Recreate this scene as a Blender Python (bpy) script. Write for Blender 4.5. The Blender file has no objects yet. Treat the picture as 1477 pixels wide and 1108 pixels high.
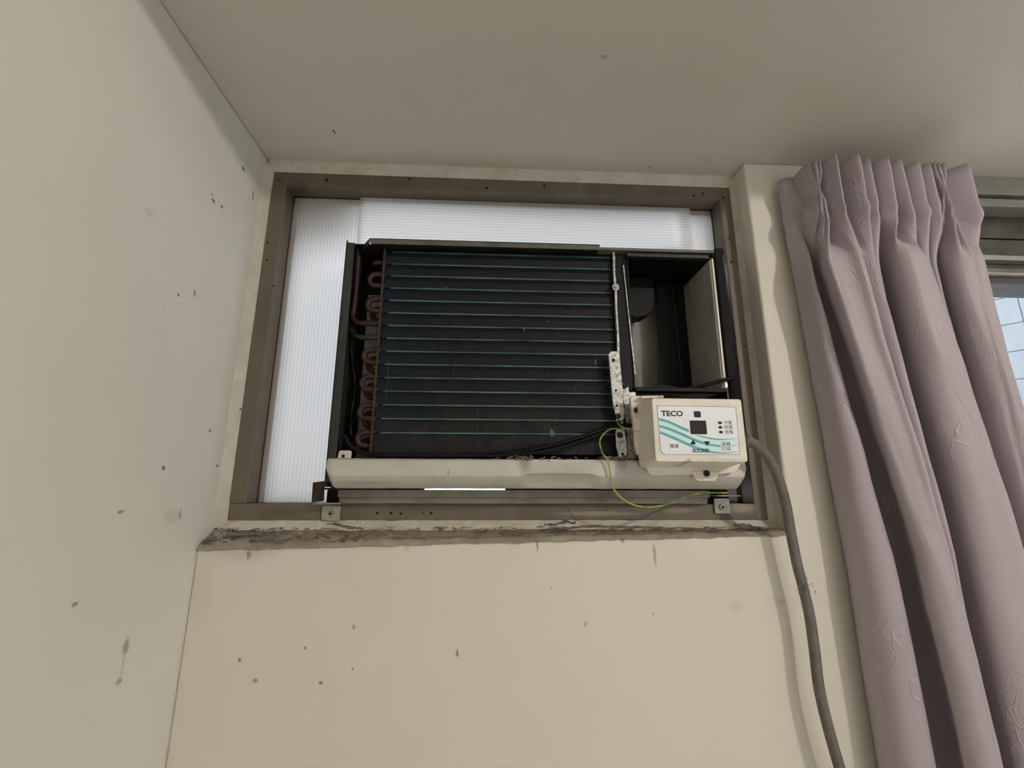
import bpy, bmesh, math, random
from mathutils import Vector, Matrix, noise as mnoise

scene = bpy.context.scene
random.seed(7)

# ------------------------------------------------------------------ camera
IW, IH = 1477.0, 1108.0
FPX = 656.4444                       # 16 mm on a 36 mm wide sensor
CAM = Vector((-0.0266, -0.7106, 2.0509))
PITCH, YAW, ROLL = math.radians(12.788), math.radians(-2.823), math.radians(-0.144)
_M = (Matrix.Rotation(YAW, 3, 'Z') @ Matrix.Rotation(PITCH, 3, 'X') @ Matrix.Rotation(ROLL, 3, 'Y'))
RT, FW, UP = _M @ Vector((1, 0, 0)), _M @ Vector((0, 1, 0)), _M @ Vector((0, 0, 1))
cam_data = bpy.data.cameras.new('camera')
cam_data.lens = 16.0; cam_data.sensor_width = 36.0; cam_data.clip_start = 0.01
cam = bpy.data.objects.new('camera', cam_data)
scene.collection.objects.link(cam)
_r = Matrix((RT, UP, -FW)).transposed().to_4x4()
cam.matrix_world = Matrix.Translation(CAM) @ _r
scene.camera = cam

# ------------------------------------------------------------------ world, light, exposure
world = bpy.data.worlds.new('overcast_sky'); scene.world = world
world.use_nodes = True
bg = world.node_tree.nodes['Background']
bg.inputs['Color'].default_value = (0.90, 0.95, 1.0, 1)
bg.inputs['Strength'].default_value = 1.85
LAMP_POS = Vector((1.15, -1.5, 2.735))
LAMP_W = 27.0
LAMP_COL = (1.0, 0.955, 0.905)
scene.view_settings.view_transform = 'Standard'
scene.view_settings.look = 'None'
scene.view_settings.gamma = 1.0
scene.view_settings.use_curve_mapping = False
scene.view_settings.exposure = 0.36

# ------------------------------------------------------------------ helpers
COL = scene.collection
WLOC = {}

def at(u, v, y):
    """point of the photograph's pixel (u, v) on the vertical plane at depth y"""
    d = FW + RT * ((u - IW / 2) / FPX) - UP * ((v - IH / 2) / FPX)
    return CAM + d * ((y - CAM.y) / d.y)

def atx(u, v, x):
    d = FW + RT * ((u - IW / 2) / FPX) - UP * ((v - IH / 2) / FPX)
    return CAM + d * ((x - CAM.x) / d.x)

def atz(u, v, z):
    d = FW + RT * ((u - IW / 2) / FPX) - UP * ((v - IH / 2) / FPX)
    return CAM + d * ((z - CAM.z) / d.z)

def srgb(r, g, b):
    f = lambda c: (c / 255 / 12.92) if c / 255 <= 0.04045 else ((c / 255 + 0.055) / 1.055) ** 2.4
    return (f(r), f(g), f(b), 1.0)

class MB:
    def __init__(s): s.v = []; s.f = []
    def add(s, vs, fs):
        n = len(s.v); s.v += [tuple(p) for p in vs]; s.f += [tuple(i + n for i in f) for f in fs]; return s
    def box(s, x0, x1, y0, y1, z0, z1):
        vs = [(x0, y0, z0), (x1, y0, z0), (x1, y1, z0), (x0, y1, z0), (x0, y0, z1), (x1, y0, z1), (x1, y1, z1), (x0, y1, z1)]
        return s.add(vs, [(0, 3, 2, 1), (4, 5, 6, 7), (0, 1, 5, 4), (1, 2, 6, 5), (2, 3, 7, 6), (3, 0, 4, 7)])
    def prism(s, pts, y0, y1):
        """closed polygon of (x, z) points, extruded from y0 (front) to y1"""
        a = sum(pts[i][0] * pts[(i + 1) % len(pts)][1] - pts[(i + 1) % len(pts)][0] * pts[i][1] for i in range(len(pts)))
        if a < 0: pts = pts[::-1]
        n = len(pts)
        vs = [(p[0], y0, p[1]) for p in pts] + [(p[0], y1, p[1]) for p in pts]
        fs = [tuple(range(n)), tuple(range(2 * n - 1, n - 1, -1))]
        fs += [((i + 1) % n, i, i + n, (i + 1) % n + n) for i in range(n)]
        return s.add(vs, fs)
    def prism_x(s, pts, x0, x1):
        """closed polygon of (y, z) points extruded along x"""
        n = len(pts)
        vs = [(x0, p[0], p[1]) for p in pts] + [(x1, p[0], p[1]) for p in pts]
        fs = [tuple(range(n - 1, -1, -1)), tuple(range(n, 2 * n))]
        fs += [(i, (i + 1) % n, (i + 1) % n + n, i + n) for i in range(n)]
        return s.add(vs, fs)
    def tube(s, path, r, seg=10):
        path = [Vector(p) for p in path]; n = len(path)
        rr = r if isinstance(r, (list, tuple)) else [r] * n
        t0 = (path[1] - path[0]).normalized()
        nrm = t0.orthogonal().normalized()
        vs = []
        for i, p in enumerate(path):
            t = (path[min(i + 1, n - 1)] - path[max(i - 1, 0)]).normalized()
            nrm = (nrm - t * nrm.dot(t)).normalized(); b = t.cross(nrm)
            for k in range(seg):
                a = 2 * math.pi * k / seg
                vs.append(p + (nrm * math.cos(a) + b * math.sin(a)) * rr[i])
        fs = []
        for i in range(n - 1):
            for k in range(seg):
                fs.append((i * seg + k, i * seg + (k + 1) % seg, (i + 1) * seg + (k + 1) % seg, (i + 1) * seg + k))
        fs.append(tuple(range(seg - 1, -1, -1))); fs.append(tuple((n - 1) * seg + k for k in range(seg)))
        return s.add(vs, fs)
    def cyl(s, c, r, y0, y1, seg=16, r1=None):
        """cylinder along y centred on (x, z)"""
        r1 = r if r1 is None else r1
        vs = [(c[0] + r * math.cos(2 * math.pi * k / seg), y0, c[1] + r * math.sin(2 * math.pi * k / seg)) for k in range(seg)]
        vs += [(c[0] + r1 * math.cos(2 * math.pi * k / seg), y1, c[1] + r1 * math.sin(2 * math.pi * k / seg)) for k in range(seg)]
        fs = [tuple(range(seg)), tuple(range(2 * seg - 1, seg - 1, -1))]
        fs += [((k + 1) % seg, k, k + seg, (k + 1) % seg + seg) for k in range(seg)]
        return s.add(vs, fs)
    def build(s, name, mat, parent=None, smooth=False, bevel=0.0, segs=2):
        xs = [p[0] for p in s.v]; ys = [p[1] for p in s.v]; zs = [p[2] for p in s.v]
        c = Vector(((min(xs) + max(xs)) / 2, (min(ys) + max(ys)) / 2, (min(zs) + max(zs)) / 2))
        me = bpy.data.meshes.new(name)
        me.from_pydata([tuple(Vector(p) - c) for p in s.v], [], s.f); me.update()
        if bevel:
            bm = bmesh.new(); bm.from_mesh(me)
            bmesh.ops.remove_doubles(bm, verts=bm.verts, dist=1e-6)
            es = [e for e in bm.edges if len(e.link_faces) == 2 and e.calc_face_angle(0) > 0.5]
            bmesh.ops.bevel(bm, geom=es, offset=bevel, segments=segs, profile=0.5, affect='EDGES', clamp_overlap=True)
            bm.to_mesh(me); bm.free()
        if smooth:
            for p in me.polygons: p.use_smooth = True
        me.materials.append(mat)
        o = bpy.data.objects.new(name, me)
        COL.objects.link(o)
        place(o, c, parent)
        return o

def place(o, loc, parent=None):
    o.location = loc; WLOC[o.name] = Vector(loc)
    if parent:
        o.parent = parent
        o.matrix_parent_inverse = Matrix.Translation(WLOC[parent.name]).inverted()

def tag(o, label=None, cat=None, group=None, kind=None):
    if label: o['label'] = label
    if cat: o['category'] = cat
    if group: o['group'] = group
    if kind: o['kind'] = kind
    return o

def empty(name, loc, parent=None):
    o = bpy.data.objects.new(name, None); o.empty_display_size = 0.02
    COL.objects.link(o); place(o, Vector(loc), parent); return o

def struct(o, label, cat='wall'):
    return tag(o, label, cat, kind='structure')

def rrect(x0, x1, z0, z1, r, n=4):
    pts = []
    for cx, cz, a0 in ((x1 - r, z1 - r, 0), (x0 + r, z1 - r, 90), (x0 + r, z0 + r, 180), (x1 - r, z0 + r, 270)):
        for k in range(n + 1):
            a = math.radians(a0 + 90 * k / n); pts.append((cx + r * math.cos(a), cz + r * math.sin(a)))
    return pts

def spline(pts, n=8):
    pts = [Vector(p) for p in pts]; out = []
    for i in range(len(pts) - 1):
        p0 = pts[max(i - 1, 0)]; p1 = pts[i]; p2 = pts[i + 1]; p3 = pts[min(i + 2, len(pts) - 1)]
        for k in range(n):
            t = k / n
            out.append(0.5 * ((2 * p1) + (p2 - p0) * t + (2 * p0 - 5 * p1 + 4 * p2 - p3) * t * t + (3 * p1 - p0 - 3 * p2 + p3) * t ** 3))
    out.append(pts[-1]); return out

# ------------------------------------------------------------------ materials
def newmat(name):
    m = bpy.data.materials.new(name); m.use_nodes = True
    nt = m.node_tree; return m, nt, nt.nodes['Principled BSDF']

def nd(nt, typ, **kw):
    n = nt.nodes.new(typ)
    for k, v in kw.items():
        if k.startswith('i_'): n.inputs[k[2:].replace('_', ' ')].default_value = v
        else: setattr(n, k, v)
    return n

def wpos(nt):
    return nd(nt, 'ShaderNodeNewGeometry').outputs['Position']

def noise_tex(nt, vec, scale, detail=4, rough=0.55, stretch=None):
    if stretch:
        mp = nd(nt, 'ShaderNodeMapping'); mp.inputs['Scale'].default_value = stretch
        nt.links.new(vec, mp.inputs['Vector']); vec = mp.outputs['Vector']
    n = nd(nt, 'ShaderNodeTexNoise'); n.inputs['Scale'].default_value = scale
    n.inputs['Detail'].default_value = detail; n.inputs['Roughness'].default_value = rough
    nt.links.new(vec, n.inputs['Vector']); return n.outputs['Fac']

def ramp(nt, fac, a, b, ca=(0, 0, 0, 1), cb=(1, 1, 1, 1)):
    r = nd(nt, 'ShaderNodeValToRGB'); r.color_ramp.elements[0].position = a; r.color_ramp.elements[1].position = b
    r.color_ramp.elements[0].color = ca; r.color_ramp.elements[1].color = cb
    nt.links.new(fac, r.inputs['Fac']); return r.outputs['Color']

def mixc(nt, fac, a, b, mode='MIX'):
    m = nd(nt, 'ShaderNodeMix', data_type='RGBA', blend_type=mode)
    for sock, val in ((0, fac), (6, a), (7, b)):
        if hasattr(val, 'is_output'): nt.links.new(val, m.inputs[sock])
        elif sock == 0: m.inputs[0].default_value = val
        else: m.inputs[sock].default_value = val
    return m.outputs[2]

def bump(nt, bsdf, h, strength, dist=0.001):
    b = nd(nt, 'ShaderNodeBump'); b.inputs['Strength'].default_value = strength; b.inputs['Distance'].default_value = dist
    nt.links.new(h, b.inputs['Height']); nt.links.new(b.outputs['Normal'], bsdf.inputs['Normal'])

def spots(nt, col, lst):
    """dirt marks: (centre, radii xyz, colour, strength)"""
    p = wpos(nt)
    nz = nd(nt, 'ShaderNodeTexNoise'); nz.inputs['Scale'].default_value = 160; nz.inputs['Detail'].default_value = 3
    nt.links.new(p, nz.inputs['Vector'])
    sub = nd(nt, 'ShaderNodeVectorMath', operation='SUBTRACT'); nt.links.new(nz.outputs['Color'], sub.inputs[0]); sub.inputs[1].default_value = (.5, .5, .5)
    sc = nd(nt, 'ShaderNodeVectorMath', operation='SCALE'); nt.links.new(sub.outputs[0], sc.inputs[0]); sc.inputs['Scale'].default_value = 0.006
    ad = nd(nt, 'ShaderNodeVectorMath', operation='ADD'); nt.links.new(p, ad.inputs[0]); nt.links.new(sc.outputs[0], ad.inputs[1])
    for c, r, cc, st in lst:
        s1 = nd(nt, 'ShaderNodeVectorMath', operation='SUBTRACT'); nt.links.new(ad.outputs[0], s1.inputs[0]); s1.inputs[1].default_value = tuple(c)
        s2 = nd(nt, 'ShaderNodeVectorMath', operation='DIVIDE'); nt.links.new(s1.outputs[0], s2.inputs[0]); s2.inputs[1].default_value = tuple(r)
        ln = nd(nt, 'ShaderNodeVectorMath', operation='LENGTH'); nt.links.new(s2.outputs[0], ln.inputs[0])
        mr = nd(nt, 'ShaderNodeMapRange', interpolation_type='SMOOTHSTEP')
        mr.inputs['From Min'].default_value = 0.3; mr.inputs['From Max'].default_value = 1.2
        mr.inputs['To Min'].default_value = st; mr.inputs['To Max'].default_value = 0
        nt.links.new(ln.outputs['Value'], mr.inputs['Value'])
        col = mixc(nt, mr.outputs[0], col, cc)
    return col

def paint(name, base, vary, rough=0.62, bstr=0.25, marks=(), dirt=None, big=3.0):
    m, nt, b = newmat(name); p = wpos(nt)
    n1 = noise_tex(nt, p, big, 5, 0.6)
    col = mixc(nt, ramp(nt, n1, 0.35, 0.7), base, vary)
    if dirt:
        n3 = noise_tex(nt, p, 38, 6, 0.7)
        col = mixc(nt, ramp(nt, n3, 0.66, 0.80), col, dirt)
    if marks: col = spots(nt, col, marks)
    nt.links.new(col, b.inputs['Base Color']); b.inputs['Roughness'].default_value = rough
    b.inputs['Specular IOR Level'].default_value = 0.3
    n2 = noise_tex(nt, p, 55, 6, 0.6)
    bump(nt, b, n2, bstr, 0.0015)
    return m

def simple(name, col, rough=0.5, metal=0.0, vary=None, scale=40, lo=0.4, hi=0.7, bstr=0.0, stretch=None, spec=0.5):
    m, nt, b = newmat(name); p = wpos(nt)
    n = noise_tex(nt, p, scale, 5, 0.6, stretch)
    c = mixc(nt, ramp(nt, n, lo, hi), col, vary if vary else col)
    nt.links.new(c, b.inputs['Base Color'])
    b.inputs['Roughness'].default_value = rough; b.inputs['Metallic'].default_value = metal
    b.inputs['Specular IOR Level'].default_value = spec
    if bstr: bump(nt, b, n, bstr, 0.001)
    return m

XL = -0.4158
WY = -0.048                       # face of the room side of the back wall
CEIL = 2.600
BLK = srgb(52, 48, 42)
BRN = srgb(120, 108, 90)

def lw(u, v, ry, rz, c=BLK, s=0.8):
    q = atx(u, v, XL); return (q, (0.02, ry, rz), c, s)
def bw(u, v, rx, rz, c=BLK, s=0.7):
    q = at(u, v, WY); return (q, (rx, 0.02, rz), c, s)
def cw(u, v, rx, ry, c=BLK, s=0.8):
    q = atz(u, v, CEIL); return (q, (rx, ry, 0.02), c, s)

M = {}
M['wall_left'] = paint('paint_left_wall', srgb(224, 221, 212), srgb(218, 215, 206), marks=[
    lw(351, 243, .006, .004), lw(308, 290, .005, .003), lw(320, 298, .003, .003), lw(306, 280, .003, .002), lw(365, 282, .003, .012, BRN),
    lw(281, 423, .003, .006, BRN), lw(257, 425, .003, .002), lw(216, 308, .010, .006, BRN, .15), lw(236, 675, .003, .003), lw(250, 745, .02, .01, BRN, .18),
    lw(260, 742, .004, .008, BLK, .4), lw(182, 932, .006, .010, BRN, .6), lw(178, 955, .002, .025, BRN, .3), lw(172, 983, .005, .004, BRN, .6), lw(317, 718, .006, .006, BRN, .8),
    lw(313, 672, .003, .003), lw(174, 738, .006, .002, BRN), lw(303, 621, .003, .003), lw(108, 872, .004, .003, BRN), lw(338, 640, .012, .05, srgb(170, 166, 152), .5)])
M['wall_back'] = paint('paint_back_wall', srgb(220, 213, 200), srgb(215, 208, 196), marks=[
    bw(345, 952, .003, .003), bw(463, 985, .003, .003), bw(660, 941, .002, .006), bw(510, 905, .002, .004, BRN), bw(359, 800, .004, .007, BRN), bw(586, 790, .006, .006, srgb(190, 180, 130), .6),
    bw(775, 783, .002, .014, BRN, .8), bw(897, 778, .003, .006, BRN, .8), bw(944, 800, .003, .018, BRN, .6), bw(440, 935, .002, .002), bw(509, 966, .002, .002),
    bw(1062, 875, .012, .008, BRN, .14), bw(1125, 868, .006, .010, BRN, .2), bw(368, 983, .004, .003, BRN), bw(795, 848, .002, .002, BRN), bw(845, 900, .003, .005, BRN, .35), bw(942, 886, .002, .002, BRN),
    bw(350, 790, .06, .02, BRN, .22), bw(520, 782, .09, .010, BRN, .25), bw(760, 776, .12, .008, BRN, .25), bw(290, 850, .02, .05, srgb(205, 196, 178), .4)])
M['ceiling'] = paint('paint_ceiling', srgb(214, 208, 198), srgb(207, 201, 192), bstr=0.2, marks=[
    cw(482, 190, .002, .006), cw(870, 82, .006, .003, BRN, .5), cw(936, 241, .004, .004, BRN, .5), cw(1018, 232, .02, .004, srgb(200, 190, 175), .6)])
M['plaster'] = paint('rough_plaster', srgb(208, 202, 190), srgb(190, 181, 165), bstr=0.6, dirt=srgb(150, 136, 114), big=25)
M['ledge'] = paint('dusty_ledge', srgb(176, 166, 150), srgb(136, 125, 109), bstr=.8, dirt=srgb(96, 84, 71), big=18)
M['floor'] = paint('floor_tiles_paint', srgb(222, 214, 202), srgb(214, 206, 194))
M['frame'] = simple('brown_frame_paint', srgb(98, 87, 73), 0.55, 0.0, srgb(116, 105, 91), 18, .35, .75, .25, (1, 1, .4))
def stain(mat, lst):
    nt = mat.node_tree; b = nt.nodes['Principled BSDF']; src = b.inputs['Base Color'].links[0].from_socket
    nt.links.new(spots(nt, src, lst), b.inputs['Base Color'])
def fs_(u, v, rx, rz, c, k): return (at(u, v, -.01), (rx, .2, rz), c, k)
stain(M['frame'], [fs_(1072, 733, .022, .009, srgb(176, 164, 144), .6), fs_(860, 741, .07, .004, srgb(168, 154, 134), .6), fs_(980, 736, .03, .006, srgb(160, 148, 130), .45), fs_(930, 727, .05, .006, srgb(66, 56, 47), .5),
    fs_(620, 734, .09, .004, srgb(74, 63, 52), .4), fs_(430, 265, .02, .012, srgb(74, 64, 53), .5), fs_(1040, 330, .010, .05, srgb(140, 134, 124), .35), fs_(1068, 430, .006, .10, srgb(136, 130, 120), .3), fs_(400, 740, .04, .008, srgb(80, 70, 58), .4)])
M['hole'] = simple('dark_hole', srgb(22, 19, 16), 0.9)
M['white_plastic'] = simple('aged_cream_plastic', srgb(226, 219, 206), 0.45, 0, srgb(206, 195, 174), 30, .5, .8, .05)
M['pan'] = simple('light_grey_pan_paint', srgb(196, 193, 185), 0.45, 0, srgb(180, 174, 164), 14, .45, .75, .05)
M['black'] = simple('matt_black_plastic', srgb(7, 7, 7), 0.55, 0, srgb(11, 10, 10), 60, spec=.25)
M['foam'] = simple('black_foam', srgb(17, 16, 15), 0.95, 0, srgb(28, 26, 24), 120, bstr=.8)
M['steel'] = simple('grey_sheet_steel', srgb(74, 74, 73), 0.4, .6, srgb(48, 48, 47), 30, .4, .7, .05, (1, 1, .15))
M['steel_dark'] = simple('dark_sheet_steel', srgb(58, 58, 57), 0.45, .4, srgb(38, 38, 37), 26, .4, .7, .05, (1, 1, .2))
M['top_lip'] = simple('grey_painted_lip', srgb(104, 101, 95), 0.5, .1, srgb(84, 81, 76), 30)
M['galv'] = simple('galvanised_steel', srgb(196, 196, 192), 0.42, .55, srgb(120, 118, 112), 170, .42, .66, .2)
M['zinc'] = simple('zinc_bracket', srgb(172, 168, 158), 0.42, .5, srgb(140, 132, 118), 60)
M['copper'] = simple('tarnished_copper', srgb(72, 45, 40), 0.5, .3, srgb(34, 25, 23), 50, .35, .7, .2)
M['duct_grey'] = simple('duct_grey_foam', srgb(166, 162, 154), 0.8, 0, srgb(132, 127, 118), 24, .4, .75, .1, (1, 1, .4))
M['screw'] = simple('zinc_screw', srgb(176, 174, 168), 0.3, .85, srgb(120, 116, 108), 120)
M['screw_dark'] = simple('dark_screw', srgb(44, 40, 38), 0.4, .6, srgb(26, 24, 23), 120)
M['cable'] = simple('grey_cable_sheath', srgb(110, 105, 96), 0.55, 0, srgb(92, 86, 77), 60, bstr=.1)
M['wire'] = simple('earth_wire_green_yellow', srgb(164, 165, 78), 0.45, 0, srgb(100, 116, 58), 45, .45, .55)
M['rust'] = simple('rusty_edge', srgb(78, 60, 43), 0.8, .1, srgb(46, 36, 29), 80, .35, .65, .4)
M['rail'] = simple('grey_rail_paint', srgb(132, 128, 116), 0.5, .1, srgb(92, 82, 70), 16, .4, .7, .1)
M['alu'] = simple('dull_aluminium', srgb(176, 174, 168), 0.4, .4, srgb(158, 156, 150), 30)
M['alu_dark_shaded'] = simple('dark_and_shaded_aluminium', srgb(86, 84, 80), 0.5, .3, srgb(66, 64, 60), 30)  # dark aluminium; also carries the shade inside window tracks and grooves
M['lavender'] = None
M['ink'] = simple('dark_ink', srgb(24, 25, 28), 0.5, spec=.25)
M['grey_ink'] = simple('grey_ink', srgb(84, 86, 88), 0.5)
M['label'] = simple('white_label_film', srgb(232, 234, 238), 0.35, 0, srgb(226, 228, 232), 30)
M['button'] = simple('white_button', srgb(238, 238, 240), 0.35)
M['teal'] = simple('teal_print', srgb(84, 170, 172), 0.4, 0, srgb(96, 168, 182), 60)
M['pale_teal'] = simple('pale_teal_print', srgb(204, 234, 234), 0.4)
M['tile'] = simple('pale_glazed_tile', srgb(176, 181, 190), 0.3, 0, srgb(167, 173, 182), 12)
M['grout'] = simple('grey_grout', srgb(156, 160, 168), 0.9)
M['caulk'] = simple('old_grey_caulk', srgb(120, 110, 98), 0.85, 0, srgb(78, 69, 60), 90, .4, .65, .5)
M['dust'] = simple('brown_dust', srgb(122, 110, 96), 0.95, 0, srgb(84, 74, 64), 60)
M['shade_timber'] = simple('shade_board_timber', srgb(120, 104, 84), 0.8, 0, srgb(98, 82, 64), 20)  # wood of the added shade boards outside

def coil_material():
    m, nt, b = newmat('dark_coated_fins'); p = wpos(nt)
    fine = noise_tex(nt, p, 260, 3, .7, (1, 1, .12))
    dust = noise_tex(nt, p, 22, 7, .72)
    blue = noise_tex(nt, p, 9, 3, .5)
    sx = nd(nt, 'ShaderNodeSeparateXYZ'); nt.links.new(p, sx.inputs[0])
    mr = nd(nt, 'ShaderNodeMapRange', interpolation_type='SMOOTHSTEP'); nt.links.new(sx.outputs['Z'], mr.inputs['Value'])
    mr.inputs['From Min'].default_value = 2.10; mr.inputs['From Max'].default_value = 2.19; mr.inputs['To Min'].default_value = .75; mr.inputs['To Max'].default_value = .12
    base = mixc(nt, ramp(nt, fine, .35, .7), srgb(7, 10, 11), srgb(22, 26, 26))
    spk = noise_tex(nt, p, 420, 3, .7)
    base = mixc(nt, ramp(nt, spk, .56, .72), base, srgb(58, 54, 48))
    mb = nd(nt, 'ShaderNodeMapRange', interpolation_type='SMOOTHSTEP'); nt.links.new(sx.outputs['X'], mb.inputs['Value'])
    mb.inputs['From Min'].default_value = -.20; mb.inputs['From Max'].default_value = -.10; mb.inputs['To Min'].default_value = .7; mb.inputs['To Max'].default_value = .15
    base = mixc(nt, mb.outputs[0], base, srgb(15, 29, 42))
    ml = nd(nt, 'ShaderNodeMath', operation='MULTIPLY'); nt.links.new(mr.outputs[0], ml.inputs[0])
    nt.links.new(ramp(nt, dust, .35, .65), ml.inputs[1])
    base = mixc(nt, ml.outputs[0], base, srgb(56, 51, 46))
    nt.links.new(base, b.inputs['Base Color']); b.inputs['Roughness'].default_value = .5
    b.inputs['Specular IOR Level'].default_value = .2
    bump(nt, b, fine, .5, .001)
    return m
M['fins'] = coil_material()
M['split'] = simple('dull_split_fin', srgb(52, 72, 76), .5, .1, srgb(24, 34, 38), 200)
M['ridge'] = simple('teal_fin_ridge', srgb(84, 114, 116), 0.35, .2, srgb(34, 50, 54), 14, .3, .7)

def sheet_material(name, axis):
    m, nt, b = newmat(name); out = nt.nodes['Material Output']
    p = wpos(nt)
    w = nd(nt, 'ShaderNodeTexWave', wave_type='BANDS', bands_direction=axis, wave_profile='SIN')
    w.inputs['Scale'].default_value = 55.0; w.inputs['Distortion'].default_value = 0.0
    nt.links.new(p, w.inputs['Vector'])
    rib = ramp(nt, w.outputs['Fac'], .0, .35)
    col = mixc(nt, rib, (.72, .73, .78, 1), (.93, .93, .945, 1))
    nz = noise_tex(nt, p, 12, 4, .6)
    col = mixc(nt, ramp(nt, nz, .55, .8), col, (.88, .88, .86, 1))
    tr = nd(nt, 'ShaderNodeBsdfTranslucent'); nt.links.new(col, tr.inputs['Color'])
    df = nd(nt, 'ShaderNodeBsdfDiffuse'); df.inputs['Color'].default_value = (.86, .82, .75, 1)
    mx = nd(nt, 'ShaderNodeMixShader'); mx.inputs[0].default_value = .32
    nt.links.new(tr.outputs[0], mx.inputs[1]); nt.links.new(df.outputs[0], mx.inputs[2])
    gl = nd(nt, 'ShaderNodeBsdfGlossy'); gl.inputs['Roughness'].default_value = .25; gl.inputs['Color'].default_value = (1, 1, 1, 1)
    m2 = nd(nt, 'ShaderNodeMixShader'); m2.inputs[0].default_value = .04
    nt.links.new(mx.outputs[0], m2.inputs[1]); nt.links.new(gl.outputs[0], m2.inputs[2])
    bp = nd(nt, 'ShaderNodeBump'); bp.inputs['Strength'].default_value = .3; bp.inputs['Distance'].default_value = .0008
    nt.links.new(w.outputs['Fac'], bp.inputs['Height']); nt.links.new(bp.outputs[0], df.inputs['Normal'])
    nt.links.new(m2.outputs[0], out.inputs['Surface'])
    return m
M['sheet_v'] = sheet_material('twinwall_plastic_vertical_ribs', 'X')
M['sheet_h'] = sheet_material('twinwall_plastic_level_ribs', 'Z')

def glass_material():
    m, nt, b = newmat('window_glass'); out = nt.nodes['Material Output']
    t = nd(nt, 'ShaderNodeBsdfTransparent'); t.inputs['Color'].default_value = (.93, .96, .97, 1)
    g = nd(nt, 'ShaderNodeBsdfGlossy'); g.inputs['Roughness'].default_value = .02
    mx = nd(nt, 'ShaderNodeMixShader'); mx.inputs[0].default_value = .06
    nt.links.new(t.outputs[0], mx.inputs[1]); nt.links.new(g.outputs[0], mx.inputs[2]); nt.links.new(mx.outputs[0], out.inputs['Surface'])
    return m
M['glass'] = glass_material()

def fabric_material():
    m, nt, b = newmat('mauve_embossed_curtain')
    uv = nd(nt, 'ShaderNodeUVMap').outputs['UV']
    # wood-ring rosettes
    nz = nd(nt, 'ShaderNodeTexNoise'); nz.inputs['Scale'].default_value = 9; nz.inputs['Detail'].default_value = 4
    nt.links.new(uv, nz.inputs['Vector'])
    sb = nd(nt, 'ShaderNodeVectorMath', operation='SUBTRACT'); nt.links.new(nz.outputs['Color'], sb.inputs[0]); sb.inputs[1].default_value = (.5, .5, .5)
    sc = nd(nt, 'ShaderNodeVectorMath', operation='SCALE'); nt.links.new(sb.outputs[0], sc.inputs[0]); sc.inputs['Scale'].default_value = .09
    ad = nd(nt, 'ShaderNodeVectorMath', operation='ADD'); nt.links.new(uv, ad.inputs[0]); nt.links.new(sc.outputs[0], ad.inputs[1])
    vo = nd(nt, 'ShaderNodeTexVoronoi', voronoi_dimensions='2D'); vo.inputs['Scale'].default_value = 5.0
    nt.links.new(ad.outputs[0], vo.inputs['Vector'])
    mu = nd(nt, 'ShaderNodeMath', operation='MULTIPLY'); nt.links.new(vo.outputs['Distance'], mu.inputs[0]); mu.inputs[1].default_value = 165
    sn = nd(nt, 'ShaderNodeMath', operation='SINE'); nt.links.new(mu.outputs[0], sn.inputs[0])
    ring = ramp(nt, sn.outputs[0], .55, .95)
    mask = ramp(nt, vo.outputs['Distance'], .14, .26, (1, 1, 1, 1), (0, 0, 0, 1))
    emb = nd(nt, 'ShaderNodeMath', operation='MULTIPLY'); nt.links.new(ring, emb.inputs[0]); nt.links.new(mask, emb.inputs[1])
    # long grain lines
    gr = noise_tex(nt, ad.outputs[0], 26, 2, .4, (1.0, .35, 1))
    ln = ramp(nt, gr, .485, .50); ln2 = ramp(nt, gr, .50, .515, (1, 1, 1, 1), (0, 0, 0, 1))
    gm = nd(nt, 'ShaderNodeMath', operation='MULTIPLY'); nt.links.new(ln, gm.inputs[0]); nt.links.new(ln2, gm.inputs[1])
    gm2 = nd(nt, 'ShaderNodeMath', operation='MULTIPLY'); nt.links.new(gm.outputs[0], gm2.inputs[0])
    nt.links.new(ramp(nt, noise_tex(nt, uv, 3.5, 2), .5, .62), gm2.inputs[1])
    tot = nd(nt, 'ShaderNodeMath', operation='ADD'); nt.links.new(emb.outputs[0], tot.inputs[0]); nt.links.new(gm2.outputs[0], tot.inputs[1])
    weave = noise_tex(nt, uv, 420, 2, .6)
    w2 = nd(nt, 'ShaderNodeMath', operation='MULTIPLY_ADD'); nt.links.new(weave, w2.inputs[0]); w2.inputs[1].default_value = .5; nt.links.new(tot.outputs[0], w2.inputs[2])
    soft = noise_tex(nt, uv, 14, 4, .6)
    w3 = nd(nt, 'ShaderNodeMath', operation='MULTIPLY_ADD'); nt.links.new(soft, w3.inputs[0]); w3.inputs[1].default_value = 1.2; nt.links.new(w2.outputs[0], w3.inputs[2])
    c = mixc(nt, weave, srgb(166, 153, 160), srgb(178, 166, 172))
    c = mixc(nt, tot.outputs[0], c, srgb(184, 174, 178))
    nt.links.new(c, b.inputs['Base Color']); b.inputs['Roughness'].default_value = .45
    b.inputs['Sheen Weight'].default_value = .25; b.inputs['Specular IOR Level'].default_value = .35
    bump(nt, b, w3.outputs[0], .55, .0018)
    return m
M['fabric'] = fabric_material()

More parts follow.
